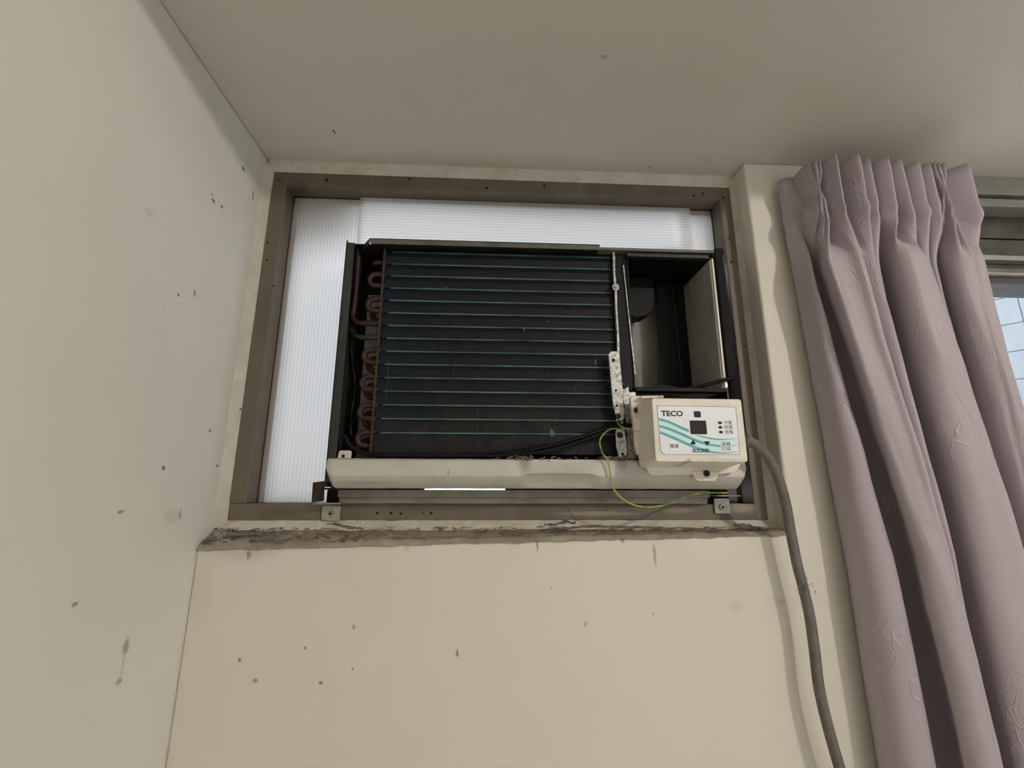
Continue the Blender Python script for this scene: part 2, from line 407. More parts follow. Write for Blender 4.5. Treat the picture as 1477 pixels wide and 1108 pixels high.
# ------------------------------------------------------------------ the room shell
ROOM_X1, ROOM_Y0 = 2.8, -3.4
SOFFIT_Y = -0.53
HIGH = 2.95
struct(MB().box(XL - .12, XL, ROOM_Y0, 0.16, 0, HIGH).build('wall_left', M['wall_left']), 'plain off white side wall with scuffs and specks')
wb = MB()
LEDGE = 1.992
W2X0, W2X1, W2Z0 = 0.80, 2.30, 0.95
wb.prism([(XL, 0), (ROOM_X1, 0), (ROOM_X1, CEIL), (W2X1, CEIL), (W2X1, W2Z0), (W2X0, W2Z0), (W2X0, CEIL), (.407, CEIL), (.407, 1.987), (XL, 1.970)], WY, .16)
struct(wb.build('wall_back', M['wall_back'], bevel=.004, segs=3), 'cream painted wall around and below the boxed window opening')
struct(MB().box(ROOM_X1, ROOM_X1 + .12, ROOM_Y0, .16, 0, HIGH).build('wall_right', M['wall_left']), 'off white side wall beyond the curtain')
wr = MB()
RX0, RX1, RZ0, RZ1 = .8, 2.0, .3, 2.0  # opening added in the unseen rear wall to let in soft fill light
wr.box(XL, RX0, ROOM_Y0 - .12, ROOM_Y0, 0, HIGH); wr.box(RX1, ROOM_X1, ROOM_Y0 - .12, ROOM_Y0, 0, HIGH)
wr.box(RX0, RX1, ROOM_Y0 - .12, ROOM_Y0, RZ1, HIGH); wr.box(RX0, RX1, ROOM_Y0 - .12, ROOM_Y0, 0, RZ0)
struct(wr.build('wall_rear', M['wall_left']), 'off white wall behind the viewer with an added daylight opening')
struct(MB().box(XL, ROOM_X1, ROOM_Y0, .16, -.1, 0).build('floor', M['floor']), 'beige tiled floor of the room', 'floor')
struct(MB().box(XL, ROOM_X1, SOFFIT_Y, .16, CEIL, HIGH).build('ceiling', M['ceiling'], bevel=.003), 'low painted ceiling soffit above the window wall', 'ceiling')
struct(MB().box(XL, ROOM_X1, ROOM_Y0, SOFFIT_Y, HIGH, HIGH + .1).build('ceiling', M['ceiling']), 'higher painted ceiling of the rest of the room', 'ceiling')

# rough plaster surround between the recess and the metal frame, pulled about by hand
def plaster_grid(pa, pb, na, nb, func, name):
    pass
def rough_strip(path_a, path_b, n, m, amp, seed):
    """strip between two polylines (start, end) with random relief along -y and along its edges"""
    vs = []; fs = []
    a0, a1 = Vector(path_a[0]), Vector(path_a[1]); b0, b1 = Vector(path_b[0]), Vector(path_b[1])
    for i in range(n + 1):
        t = i / n; A = a0.lerp(a1, t); B = b0.lerp(b1, t)
        for j in range(m + 1):
            s = j / m; p = A.lerp(B, s)
            k = mnoise.noise(p * 60 + Vector((seed, 0, 0))) + .6 * mnoise.noise(p * 170 + Vector((0, seed, 0)))
            e = amp * k
            w = .6 if j in (0, m) else 1.0
            d = (B - A).normalized()
            p = p + Vector((0, -1, 0)) * (abs(e) * w) + d * (e * .5 if 0 < j else e * .9)
            vs.append(p)
    for i in range(n):
        for j in range(m):
            fs.append((i * (m + 1) + j, (i + 1) * (m + 1) + j, (i + 1) * (m + 1) + j + 1, i * (m + 1) + j + 1))
    return vs, fs

sur = MB()
FX0, FX1, FZ0, FZ1 = -.403, .400, 2.003, 2.580          # outside of the metal frame
sur.add(*rough_strip([(FX0 - .0, -.006, FZ1 - .001), (FX1, -.006, FZ1 - .001)], [(XL, -.012, CEIL + .002), (.409, -.012, CEIL + .002)], 160, 5, .0026, 3))
sur.add(*rough_strip([(FX0 + .001, -.006, FZ0 - .002), (FX0 + .001, -.006, FZ1 + .002)], [(XL - .002, -.020, FZ0 - .012), (XL - .002, -.020, CEIL)], 120, 5, .0022, 9))
sur.add(*rough_strip([(FX1 - .001, -.006, FZ0 - .003), (FX1 - .001, -.006, FZ1 + .004)], [(.4085, -.016, FZ0 - .015), (.4085, -.016, CEIL)], 120, 5, .0020, 14))
sur.add(*rough_strip([(FX0 - .004, -.006, FZ0 + .001), (FX1 + .004, -.006, FZ0 + .001)], [(XL, -.018, LEDGE - .002), (.409, -.018, LEDGE - .002)], 160, 5, .0028, 21))
# backing so that no daylight leaks round the frame
sur.box(XL, FX0 + .004, -.002, .16, LEDGE, CEIL).box(FX1 - .004, .409, -.002, .16, LEDGE, CEIL)
sur.box(XL, .409, -.002, .16, FZ1 - .004, CEIL).box(XL, .409, -.002, .16, LEDGE - .005, FZ0 + .004)
struct(sur.build('trim_1', M['plaster'], smooth=False), 'rough cracked plaster filling around the brown metal window frame', 'trim')

# dusty ledge under the frame
def ledge_z(x, s):
    return LEDGE + (1.9892 - .0172 * (1 - (x - XL) / .82) - LEDGE) * s
vs, fs = [], []
NX, NY = 220, 8
for i in range(NX + 1):
    x = XL + (.409 - XL) * i / NX
    for j in range(NY + 1):
        s = j / NY
        y = -.012 + (WY - .003 + .012) * s
        z = ledge_z(x, s)
        p = Vector((x, y, z))
        z += .0016 * mnoise.noise(p * 70) + .0012 * mnoise.noise(p * 220) + (.002 * mnoise.noise(p * 40) if j == NY else 0)
        if j == NY: y += .0012 * mnoise.noise(p * 90); z -= .004
        vs.append((x, y, z))
for i in range(NX):
    for j in range(NY):
        a = i * (NY + 1) + j; fs.append((a, a + 1, a + NY + 2, a + NY + 1))
struct(MB().add(vs, fs).build('trim_2', M['ledge'], smooth=True), 'dusty plaster ledge under the metal window frame', 'trim')

# ------------------------------------------------------------------ window 1: brown metal frame
IX0, IX1, IZ0, IZ1 = -.379, .380, 2.027, 2.554
FY, BY = -.008, .075
w1 = empty('window_1', (0, 0, FZ0)); struct(w1, 'brown painted metal window frame with empty screw holes', 'window')
MB().box(FX0, FX1, FY, .024, IZ1, FZ1).build('frame_rail', M['frame'], w1, bevel=.0015)
MB().box(FX0, FX1, FY, .024, FZ0, IZ0).build('frame_rail', M['frame'], w1, bevel=.0015)
MB().box(FX0, IX0, FY - .0008, .024, IZ0 - .0, IZ1 + .0).build('frame_stile', M['frame'], w1, bevel=.0015)
MB().box(IX1, FX1, FY - .0008, .024, FZ0, FZ1 - .006).build('frame_stile', M['frame'], w1, bevel=.0015)
ol = MB()
ol.box(FX0, FX1, .031, BY, IZ1 - .012, FZ1).box(FX0, FX1, .031, BY, FZ0, IZ0 + .002)
ol.box(FX0, IX0 + .010, .031, BY, FZ0, FZ1).box(IX1 - .004, FX1, .031, BY, FZ0, FZ1)
ol.build('outer_frame', M['frame'], w1)
for (u, v, r) in [(403, 259, .0016), (471, 259, .0026), (590, 258, .0018), (702, 271, .0024), (785, 268, .0018), (1001, 282, .0018), (1014, 279, .0016), (1043, 285, .0022),
                  (1051, 344, .0018), (1055, 378, .0022), (386, 350, .0018), (385, 375, .0018), (361, 400, .0014), (346, 590, .0016), (394, 412, .0012),
                  (544, 740, .0018), (564, 740, .0019), (578, 741, .0018), (610, 740, .0012), (622, 740, .0019), (1074, 500, .0014)]:
    q = at(u, v, FY - .001)
    MB().cyl((q.x, q.z), r, FY - .0014, FY + .002, 12).build('screw_hole', M['hole'], w1)

# unseen boards added outside only to shade the upper corners of the plastic sheets
struct(MB().box(-.42, -.268, .085, .11, 2.475, 2.66).build('shade_board_1', M['shade_timber']), 'unseen added board outside shading the upper left sheet corner', 'trim')
struct(MB().box(.366, .47, .085, .11, 2.30, 2.62).build('shade_board_2', M['shade_timber']), 'unseen added board outside shading the upper right sheet corner', 'trim')

# ------------------------------------------------------------------ translucent sheets
def sheet(x0, x1, z0, z1, y0, mat, label):
    mb = MB().box(x0, x1, y0, y0 + .004, z0, z1); mb.f.pop(4)
    o = mb.build('plastic_sheet', M[mat])
    return tag(o, label, 'plastic sheet', 'twin wall plastic sheets closing the window')
xa = at(517, 320, .0185).x; xb = at(997, 330, .0185).x
sheet(IX0 + .0005, -.256, IZ0 + .0005, IZ1 - .0005, .026, 'sheet_v', 'tall translucent white ribbed plastic sheet left of the air conditioner')
sheet(xa, xb, 2.4445, IZ1 - .0005, .0185, 'sheet_h', 'wide bright ribbed plastic sheet above the air conditioner')
sheet(xb - .02, IX1 - .0005, 2.4445, IZ1 - .0005, .026, 'sheet_v', 'narrow cream plastic sheet in the upper right corner of the frame')

# ------------------------------------------------------------------ air conditioner
AX0, AX1, AZ0, AZ1 = -.252, .332, 2.0475, 2.424
AY = -.060
ac = empty('air_conditioner', (0.04, 0.1, AZ0))
tag(ac, 'window air conditioner with front cover removed showing dark coil and copper pipes', 'air conditioner')
# shell
MB().box(AX0, AX0 + .002, AY, .42, AZ0 + .003, AZ1).box(AX0, AX0 + .013, AY, AY + .0015, AZ0 + .01, AZ1 - .004).build('side_panel', M['steel'], ac, bevel=.0004)
MB().box(AX0 + .0022, AX0 + .0050, AY + .004, AY + .10, AZ0 + .01, AZ1 - .01).build('side_insulation', M['foam'], ac)
MB().box(AX1 - .002, AX1, AY + .004, .42, AZ0 + .003, AZ1).build('side_panel', M['steel_dark'], ac)
MB().box(AX0 + .002, AX1 - .002, -.05, .42, AZ1 - .0015, AZ1).build('top_panel', M['steel_dark'], ac)
MB().box(AX0 + .002, AX1 - .002, -.04, .42, AZ0 + .002, AZ0 + .005).build('base_panel', M['steel_dark'], ac)
MB().box(AX0 + .002, AX1 - .002, .418, .42, AZ0 + .005, AZ1 - .002).build('rear_panel', M['steel_dark'], ac)
# lip along the top front edge, its left end cut at an angle
q0, q1, q2 = at(533, 343.5, AY - .004), at(865, 357, AY - .004), at(865, 362.5, AY - .004)
lip_z1, lip_z0 = q0.z - .0005, q0.z - .0095
lp = MB().prism([(q0.x, lip_z1), (q1.x, lip_z1), (q1.x, lip_z0), (q0.x + .002, lip_z0)], AY - .005, AY - .0035)
lp.box(q0.x, q1.x, AY - .005, -.045, lip_z1 - .0015, lip_z1)
lp.build('top_lip', M['top_lip'], ac)
cl = MB()
A = Vector((q0.x, AY - .004, 0)); B = Vector((AX0 + .006, AY + .034, 0))
cl.add([(A.x, A.y, lip_z0), (B.x, B.y, lip_z0 - .004), (B.x, B.y, lip_z1 - .004), (A.x, A.y, lip_z1), (A.x, A.y + .002, lip_z0), (B.x, B.y + .002, lip_z0 - .004), (B.x, B.y + .002, lip_z1 - .004), (A.x, A.y + .002, lip_z1)],
       [(0, 1, 2, 3), (7, 6, 5, 4), (0, 3, 7, 4), (1, 5, 6, 2), (3, 2, 6, 7), (0, 4, 5, 1)])
cl.build('lip_corner', M['steel_dark'], ac)
MB().box(q1.x, AX1 - .001, AY + .0005, -.045, AZ1 - .004, AZ1 + .0005).build('top_strip', M['top_lip'], ac)

# coil: rows of fins, the bright ridge between them, rusty end plate
CX0, CX1, CY = -.196, .166, -.045
ROWS = [2.4145 - .0205 * k for k in range(15)]
coil = MB().box(CX0, CX1, CY + .006, .0, 2.098, 2.4175).build('coil', M['fins'], ac)
tops = [2.4185] + ROWS; bots = ROWS + [2.097]
for zt, zb in zip(tops, bots):
    if zt - zb < .006:
        MB().box(CX0 + .004, CX1, CY + .002, CY + .007, zb + .001, zt).build('fin_row', M['fins'], coil); continue
    zm = zt - .4 * (zt - zb)
    r = MB().prism_x([(CY + .0065, zb + .0006), (CY + .0065, zt - .0006), (CY + .003, zt - .0006), (CY + .0005, zm), (CY + .0022, zb + .0006)], CX0 + .003, CX1)
    r.build('fin_row', M['fins'], coil)
for z in ROWS:
    MB().box(CX0 + .012, CX1 - .001, CY + .0005, CY + .006, z - .0011, z + .0011).build('fin_ridge', M['ridge'], coil)
ep = []
for i in range(41):
    z = 2.097 + (2.418 - 2.097) * i / 40
    ep.append((CX0 + .0018 + .0007 * mnoise.noise(Vector((0, 0, z * 90))), z))
MB().prism([(CX0 - .001, 2.418), (CX0 - .001, 2.097)] + ep, CY - .003, .0).build('end_plate', M['rust'], ac)
# dents and shiny scratches in the fins
for (u, v, w, h) in [(756, 474, .0030, .0035), (642, 414, .0030, .0008), (796, 624, .0036, .0060), (859, 522, .0010, .0050), (790, 463, .0006, .0015)]:
    q = at(u, v, CY - .001)
    pts = [(q.x + w * (1 + .3 * random.uniform(-1, 1)) * math.cos(a * .7854), q.z + h * (1 + .3 * random.uniform(-1, 1)) * math.sin(a * .7854)) for a in range(8)]
    MB().prism(pts, CY - .0006, CY + .003).build('bent_fin', M['ridge'], coil)
for (u, v0, v1) in [(689, 585, 638), (799, 590, 634), (561, 520, 580), (655, 520, 545), (829, 556, 566)]:
    a, b = at(u, v0, CY), at(u + .3, v1, CY)
    MB().box(a.x - .0004, a.x + .0004, CY - .0004, CY + .003, b.z, a.z).build('split_fin', M['split'], coil)

# copper return bends at the left end of the coil
def ubend(z_hi, z_lo, y0, y1, ext, name='return_bend'):
    r = abs(z_hi - z_lo) / 2; zc = (z_hi + z_lo) / 2; p = []
    p.append((CX0 + .004, y0, z_hi)); p.append((CX0 - ext * .5, y0, z_hi))
    for k in range(13):
        a = math.pi * k / 12; t = k / 12
        p.append((CX0 - ext - r * math.sin(a), y0 + (y1 - y0) * t, zc + r * math.cos(a)))
    p.append((CX0 - ext * .5, y1, z_lo)); p.append((CX0 + .004, y1, z_lo))
    return MB().tube(p, .0045, 10).build(name, M['copper'], ac, smooth=True)
def zat(v, u=528): return at(u, v, CY + .004).z
for v in (403, 439, 513, 552, 594, 633):
    zc = zat(v); ubend(zc + .0098, zc - .0098, CY + .006, CY + .006, .012)
    if v > 420: ubend(zc + .0010, zc - .0185, CY + .026, CY + .026, .009)
zc = zat(378)
MB().tube([(CX0 + .004, CY + .006, zc), (CX0 - .016, CY + .006, zc), (CX0 - .019, CY + .012, zc - .002)], .0042, 10).build('pipe_stub', M['copper'], ac, smooth=True)
hp = spline([at(517, 358, -.032), at(516, 380, -.030), at(514, 410, -.030), at(511, 440, -.032), at(509, 457, -.034), at(516, 466, -.036), at(535, 466.5, -.038), at(552, 467, -.038)], 6)
MB().tube(hp, [.0052] * 14 + [.0044] * (len(hp) - 14), 12).build('header_pipe', M['copper'], ac, smooth=True)
hp2 = spline([at(520, 372, -.010), at(512, 430, -.010), at(506, 470, -.024), at(510, 482, -.034), at(522, 487, -.038), at(550, 486, -.038)], 6)
MB().tube(hp2, .0042, 12).build('suction_pipe', M['steel_dark'], ac, smooth=True)
hp3 = spline([at(505, 486, -.02), at(508, 520, -.018), at(512, 560, -.016), at(506, 600, -.018), at(506, 630, -.020)], 6)
MB().tube(hp3, .003, 10).build('capillary_pipe', M['black'], ac, smooth=True)
MB().box(-.232, CX0 - .002, .010, .012, AZ0 + .03, AZ1 - .06).build('inner_plate', M['duct_grey'], ac)
MB().box(AX0 + .003, CX0 - .002, .0125, .014, AZ0 + .006, AZ1 - .003).build('inner_baffle', M['black'], ac)

# divider between coil and air outlet
DX0 = CX1 + .002; DX1 = .1905
MB().box(DX0, DX1, AY + .012, AY + .016, 2.19, AZ1 - .003).build('divider_panel', M['black'], ac)
wv = []; wl = []
for i in range(31):
    t = i / 30; z = AZ1 - .004 - t * (AZ1 - .004 - 2.10)
    x = DX0 + .0006 + .0012 * mnoise.noise(Vector((z * 30, 2, 0)))
    wl.append((x - .0014, z)); wv.append((x + .0014 + .0008 * mnoise.noise(Vector((z * 70, 5, 0))), z))
MB().prism(wl + wv[::-1], AY + .006, AY + .014).build('divider_edge', M['galv'], ac)
a, b = at(899, 383, AY + .010), at(916, 540, AY + .010)
MB().prism([(a.x - .0007, a.z), (a.x + .0007, a.z), (b.x + .0007, b.z), (b.x - .0007, b.z)], AY + .009, AY + .012).build('divider_seam', M['galv'], ac)
# screw tab high on the divider
q = at(888, 414, AY + .004)
tab = MB().cyl((q.x + .0005, q.z), .0055, AY + .004, AY + .0055, 20).build('screw_tab', M['galv'], ac)
MB().cyl((q.x + .0005, q.z), .0030, AY + .0015, AY + .004, 14).build('screw', M['screw'], tab, bevel=.0004)

def pixpoly(pts, y, depth=.0015):
    return MB().prism([(at(u, v, y).x, at(u, v, y).z) for u, v in pts], y, y + depth)
def screw(u, v, y, r, mat, parent, h=.0022, slot=True):
    q = at(u, v, y)
    s = MB().cyl((q.x, q.z), r * .9, y - h, y, 16, r).build('screw', M[mat], parent, bevel=r * .12)
    if slot:
        k = r * .16; l = r * .55
        MB().box(q.x - l, q.x + l, y - h - .0002, y - h + .0006, q.z - k, q.z + k).box(q.x - k, q.x + k, y - h - .0002, y - h + .0006, q.z - l, q.z + l).build('screw_slot', M['hole'], s)
    return s
def hole(u, v, y, r, parent, ry=None):
    q = at(u, v, y); return MB().cyl((q.x, q.z), r, y - .0003, y + .001, 12).build('hole', M['hole'], parent)
# galvanised straps
yb = AY - .004
st = pixpoly([(878, 511), (881, 507), (891, 507), (893, 510), (898, 560), (901, 602), (898, 607), (889, 606), (884, 580)], yb).build('strap', M['galv'], ac, bevel=.0003)
hole(885, 519.5, yb, .0026, st); hole(888.5, 563, yb, .0018, st); hole(889.5, 585, yb, .0018, st)
st2 = pixpoly([(888, 622), (891, 619), (901, 620), (904, 640), (906, 663), (893, 662), (889, 645)], yb).build('strap', M['galv'], ac, bevel=.0003)
hole(898, 655, yb, .0022, st2)
q = at(894.5, 639, yb); MB().cyl((q.x, q.z), .0033, yb - .0003, yb + .0005, 16).build('pressed_ring', M['zinc'], st2)
sp = pixpoly([(897, 553), (905, 553), (908, 566), (917, 565), (918, 600), (921, 661), (907, 662), (903, 610)], yb + .006, .0015).build('strap', M['galv'], ac, bevel=.0003)
screw(891, 600.5, yb, .0046, 'screw_dark', ac, .003); screw(894, 628, yb, .0046, 'screw_dark', ac, .003); screw(901.5, 556.5, yb + .005, .0044, 'screw_dark', ac, .003)

# air outlet on the right
OX0, OX1 = .1905, .322
OZ0, OZ1 = 2.196, 2.412
OYB = .075
MB().box(OX0, OX0 + .002, AY + .010, OYB, OZ0, OZ1).build('outlet_wall', M['black'], ac)
MB().box(OX0, AX1 - .003, AY + .006, OYB, OZ1, OZ1 + .003).build('outlet_ceiling', M['black'], ac)
MB().box(OX0, AX1 - .003, AY + .010, OYB, OZ0 - .003, OZ0).build('outlet_floor', M['duct_grey'], ac)
MB().box(OX0 + .002, AX1 - .003, OYB, OYB + .002, OZ0, OZ1).build('outlet_back', M['duct_grey'], ac)
# right wall leans inwards to the back
rw = MB(); xf, xr = .3235, .3215
rw.add([(xf, AY + .004, OZ0), (xr, OYB, OZ0), (xr, OYB, OZ1 - .006), (xf, AY + .004, OZ1 - .003), (xf + .0035, AY + .004, OZ0), (xf + .0035, OYB, OZ0), (xf + .0035, OYB, OZ1 - .006), (xf + .0035, AY + .004, OZ1 - .003)],
       [(0, 3, 2, 1), (4, 5, 6, 7), (0, 4, 7, 3), (1, 2, 6, 5), (3, 7, 6, 2), (0, 1, 5, 4)])
rw.build('outlet_wall', M['duct_grey'], ac)
MB().box(.3262, .3285, AY + .001, AY + .02, OZ0 - .004, OZ1 - .002).build('outlet_edge', M['white_plastic'], ac)
MB().box(OX0 - .001, AX1 - .010, AY + .002, AY + .010, OZ1 - .001, OZ1 + .004).build('outlet_header', M['steel_dark'], ac)
# black deflector vane with a rounded lower corner, the blower shroud above left
vy = .040
vane = pixpoly([(946, 366), (985, 366), (990, 395), (996, 430), (1001, 480), (1007, 535), (1008, 548), (1005, 553), (992, 558), (985, 566), (953, 566)], vy, .004).build('deflector_vane', M['black'], ac)
vl = [at(960, 385, vy - .004), at(968, 410, vy - .004), at(973, 450, vy - .004), at(978, 500, vy - .004), at(983, 545, vy - .004)]
MB().tube(spline(vl, 5), .0007, 6).build('vane_edge', M['steel'], vane, smooth=True)
sh = [(896, 366), (945, 366), (944, 440), (940, 450), (930, 456), (918, 458), (908, 455), (903, 448)]
pixpoly(sh, vy - .02, .03).build('blower_shroud', M['black'], ac, bevel=.002)
pixpoly([(942, 563), (958, 555), (984, 560), (988, 566), (942, 567)], vy - .03, .004).build('vane_foot', M['black'], vane)
MB().box(OX0 - .002, AX1 - .004, AY - .002, AY + .012, OZ0 - .006, OZ0 + .0005).build('outlet_sill', M['black'], ac, bevel=.001)
rod = [at(982, 566, AY + .006), at(1020, 555, AY + .002), at(1050, 546.5, AY - .002), at(1057, 546, AY - .004)]
MB().tube(rod, .0030, 10).build('louvre_rod', M['black'], ac, smooth=True)
MB().box(.3265, .3315, AY + .003, AY + .012, 2.199, 2.214).build('rod_clip', M['galv'], ac)
# foam seal pulled over the right edge
fl, fr = [], []
for i in range(31):
    t = i / 30; z = 2.428 - t * (2.428 - 2.215)
    dx = .002 * mnoise.noise(Vector((z * 22, 0, 3))) + (.006 * math.exp(-((t - .02) / .04) ** 2))
    fl.append((.3325, z)); fr.append((.3420 + dx + .0045 * math.sin(t * 2.6), z))
MB().prism(fl + fr[::-1], AY - .001, .016).build('foam_seal', M['foam'], ac, bevel=.001)
MB().box(.3325, .347, -.030, .016, 2.05, 2.214).build('foam_seal', M['steel_dark'], ac, bevel=.001)

# drip pan
PX0, PX1 = -.2485, .3395
PZ1, PZB, PZ0 = 2.0895, 2.0640, 2.0490
PY, PYB = -.074, -.050
stain(M['pan'], [fs_(752, 668, .012, .022, srgb(112, 98, 82), .55), fs_(880, 665, .010, .020, srgb(104, 92, 78), .6), fs_(906, 664, .010, .012, srgb(92, 78, 66), .7), fs_(478, 680, .010, .008, srgb(150, 138, 122), .6), fs_(652, 683, .002, .006, srgb(90, 80, 70), .6), fs_(1070, 697, .008, .006, srgb(96, 84, 72), .7), fs_(540, 697, .05, .004, srgb(150, 140, 126), .4)])
stain(M['white_plastic'], [fs_(935, 640, .006, .03, srgb(128, 108, 76), .5), fs_(945, 672, .008, .006, srgb(96, 76, 54), .8), fs_(924, 590, .006, .008, srgb(130, 110, 82), .7), fs_(1000, 670, .05, .002, srgb(150, 132, 104), .5), fs_(979, 576, .004, .0015, srgb(70, 58, 48), .8)])
prof = [(PYB + .006, PZ1 - .001), (PY + .006, PZ1 - .0004), (PY + .002, PZ1 - .0025), (PY, PZ1 - .007), (PY - .001, PZB + .002), (PY + .001, PZB - .001), (PYB - .006, PZ0 + .0015), (PYB, PZ0), (PYB + .02, PZ0)]
def pan_mesh():
    n = 120; vs = []; fs = []; k = len(prof)
    hx0, hx1 = at(757, 680, PY).x, at(858, 680, PY).x
    for i in range(n + 1):
        x = PX0 + (PX1 - PX0) * i / n
        e0 = max(0, 1 - (x - PX0) / .010); e1 = max(0, 1 - (PX1 - x) / .010)
        e = max(e0, e1)
        for j, (y, z) in enumerate(prof):
            yy = y + e * e * .006; zz = z
            if j >= 4: zz = z + e * e * .012
            g = 1 / (1 + math.exp(-(x - hx0) / .003)) * 1 / (1 + math.exp(-(hx1 - x) / .003))
            if j in (2, 3): yy += .0035 * g
            if j == 4: yy -= .004 * g; zz += .004 * g
            if j == 5: yy += .003 * g; zz += .003 * g
            zz += .0004 * mnoise.noise(Vector((x * 40, j, 0)))
            vs.append((x, yy, zz))
    for i in range(n):
        for j in range(k - 1):
            a = i * k + j; fs.append((a, a + 1, a + k + 1, a + k))
    for i in (0, n): fs.append(tuple(i * k + j for j in (range(k) if i else range(k - 1, -1, -1))))
    return MB().add(vs, fs)
pan = pan_mesh().build('drip_pan', M['pan'], ac, smooth=False)
pan.data.set_sharp_from_angle(angle=.5) if hasattr(pan.data, 'set_sharp_from_angle') else None
for p_ in pan.data.polygons: p_.use_smooth = True
tabp = pixpoly([(487, 661), (489, 652), (491, 650), (505, 650), (507, 652), (506, 661)], PY + .004, .0015).build('pan_tab', M['pan'], pan)
hole(495, 659 - 1, PY + .004, .0024, tabp)
# dirt lying on the pan edge
dm = MB(); rnd = random.Random(3)
for i in range(120):
    u = rnd.choice([rnd.gauss(752, 10), rnd.uniform(745, 870), rnd.gauss(878, 6), rnd.gauss(905, 8)])
    q = at(u, rnd.gauss(661, 1.5), PY + .003)
    l = rnd.uniform(.001, .004); a = rnd.uniform(-.6, .6)
    d = Vector((math.cos(a), 0, math.sin(a))) * l; n_ = Vector((-math.sin(a), 0, math.cos(a))) * l * .3
    c = Vector((q.x, PY + .0045 + rnd.uniform(-.001, .002), q.z))
    dm.add([c - d - n_, c + d - n_ * .3, c + d * .6 + n_, c - d * .7 + n_ * 1.2, c + Vector((0, -.0012, 0))], [(0, 1, 4), (1, 2, 4), (2, 3, 4), (3, 0, 4), (3, 2, 1, 0)])
tag(dm.build('pan_dust', M['dust'], pan), kind='stuff')

# wiring harness across the coil foot, earth wires
hs = spline([at(497, 628, -.052), at(508, 645, -.054), at(535, 655.5, -.056), at(600, 657, -.058), at(680, 657, -.058), at(735, 654, -.060), at(790, 644, -.061), at(840, 630, -.061), at(880, 617, -.058), at(918, 612, -.056)], 8)
MB().tube(hs, .0030, 10).build('wiring_harness', M['black'], ac, smooth=True)
hs2 = spline([at(700, 657.5, -.063), at(745, 656, -.064), at(800, 648, -.065), at(850, 632, -.065), at(890, 617, -.062), at(915, 613, -.058)], 8)
MB().tube(hs2, .0026, 10).build('wiring_harness', M['black'], ac, smooth=True)
ew = spline([at(890, 606, -.070), at(893, 613, -.072), at(902, 618, -.073), at(914, 619.5, -.072)], 8)
MB().tube(ew, .0012, 8).build('earth_wire', M['wire'], ac, smooth=True)
ew = spline([at(u, v, y) for u, v, y in [(898, 619, -.070), (881, 619, -.074), (870, 627, -.077), (865, 638, -.079), (869, 654, -.080), (875.6, 662, -.081), (880, 679, -.081), (881, 692, -.080), (886, 707, -.078), (900, 721, -.077), (919, 730, -.076), (939, 731.5, -.074), (957, 729, -.070), (977, 722.5, -.064), (995, 715, -.058), (1009, 711.5, -.054), (1029, 711, -.048), (1050, 711, -.044)]], 6)
MB().tube(ew, .0012, 8).build('earth_wire', M['wire'], ac, smooth=True)

# ------------------------------------------------------------------ control box (part of the air conditioner)
BYF, BYB = -.130, -.080
bx0, bx1, bz0, bz1 = .1868, .3082, 2.0835, 2.1662
house = MB()
# outer body: tapered prism with rounded corners, slightly wider at the back
fr_ = rrect(bx0, bx1, bz0, bz1, .0035, 5); bk_ = rrect(bx0 - .006, bx1 + .003, bz0 - .006, bz1 + .0035, .007, 5)
n_ = len(fr_)
vs = [(x, BYF, z) for x, z in fr_] + [(x, BYF + .012, z) for x, z in rrect(bx0 - .001, bx1 + .001, bz0 - .001, bz1 + .001, .006, 5)] + [(x, BYB, z) for x, z in bk_]
fs = [tuple(range(n_)), tuple(range(3 * n_ - 1, 2 * n_ - 1, -1))]
for l_ in (0, n_):
    fs += [((i + 1) % n_ + l_, i + l_, i + n_ + l_, (i + 1) % n_ + n_ + l_) for i in range(n_)]
house.add(vs, fs)
box = house.build('control_box', M['white_plastic'], ac, bevel=.0012)
# lip under the face and base flange with the screw tab
pixpoly([(925, 655), (937, 683), (942, 686), (1040, 684), (1060, 682), (1068, 672), (1074, 655), (1074, 640), (925, 640)], BYB - .004, .010).build('base_flange', M['white_plastic'], box, bevel=.0012)
pixpoly([(998, 680), (1004, 692), (1008, 694), (1030, 694), (1034, 691), (1037, 680)], BYB - .006, .004).build('screw_lug', M['white_plastic'], box, bevel=.0006)
screw(1019, 683, BYB - .006, .0047, 'screw_dark', box, .002)
pixpoly([(909, 574), (912, 571), (932, 571), (940, 576), (940, 660), (920, 656), (916, 640), (915, 620), (912, 598)], BYB - .003, .008).build('side_flange', M['white_plastic'], box, bevel=.0008)
screw(918, 592, BYB - .003, .0042, 'rust', box, .003)
pixpoly([(914, 602), (927, 602), (929, 618), (927, 621), (915, 621)], BYB - .010, .010).build('wire_clip', M['white_plastic'], box, bevel=.001)
pixpoly([(925, 571), (957, 570.5), (957, 574), (925, 574.5)], BYB - .014, .02).build('top_catch', M['white_plastic'], box, bevel=.0005)
hy = BYF - .0006
lbl = pixpoly([(948, 585.5), (1061, 587.5), (1066.5, 654), (1066, 655.5), (958.5, 655.5), (955, 653), (953, 648)], hy, .0012).build('face_label', M['label'], box)
# thin dark outline of the film
oy = BYF - .0003
pixpoly([(947.4, 584.9), (1061.6, 586.9), (1067.2, 654.3), (1066.4, 656.1), (958.2, 656.1), (954.4, 653.4), (952.4, 648.2)], oy, .0008).build('label_edge', M['grey_ink'], box)

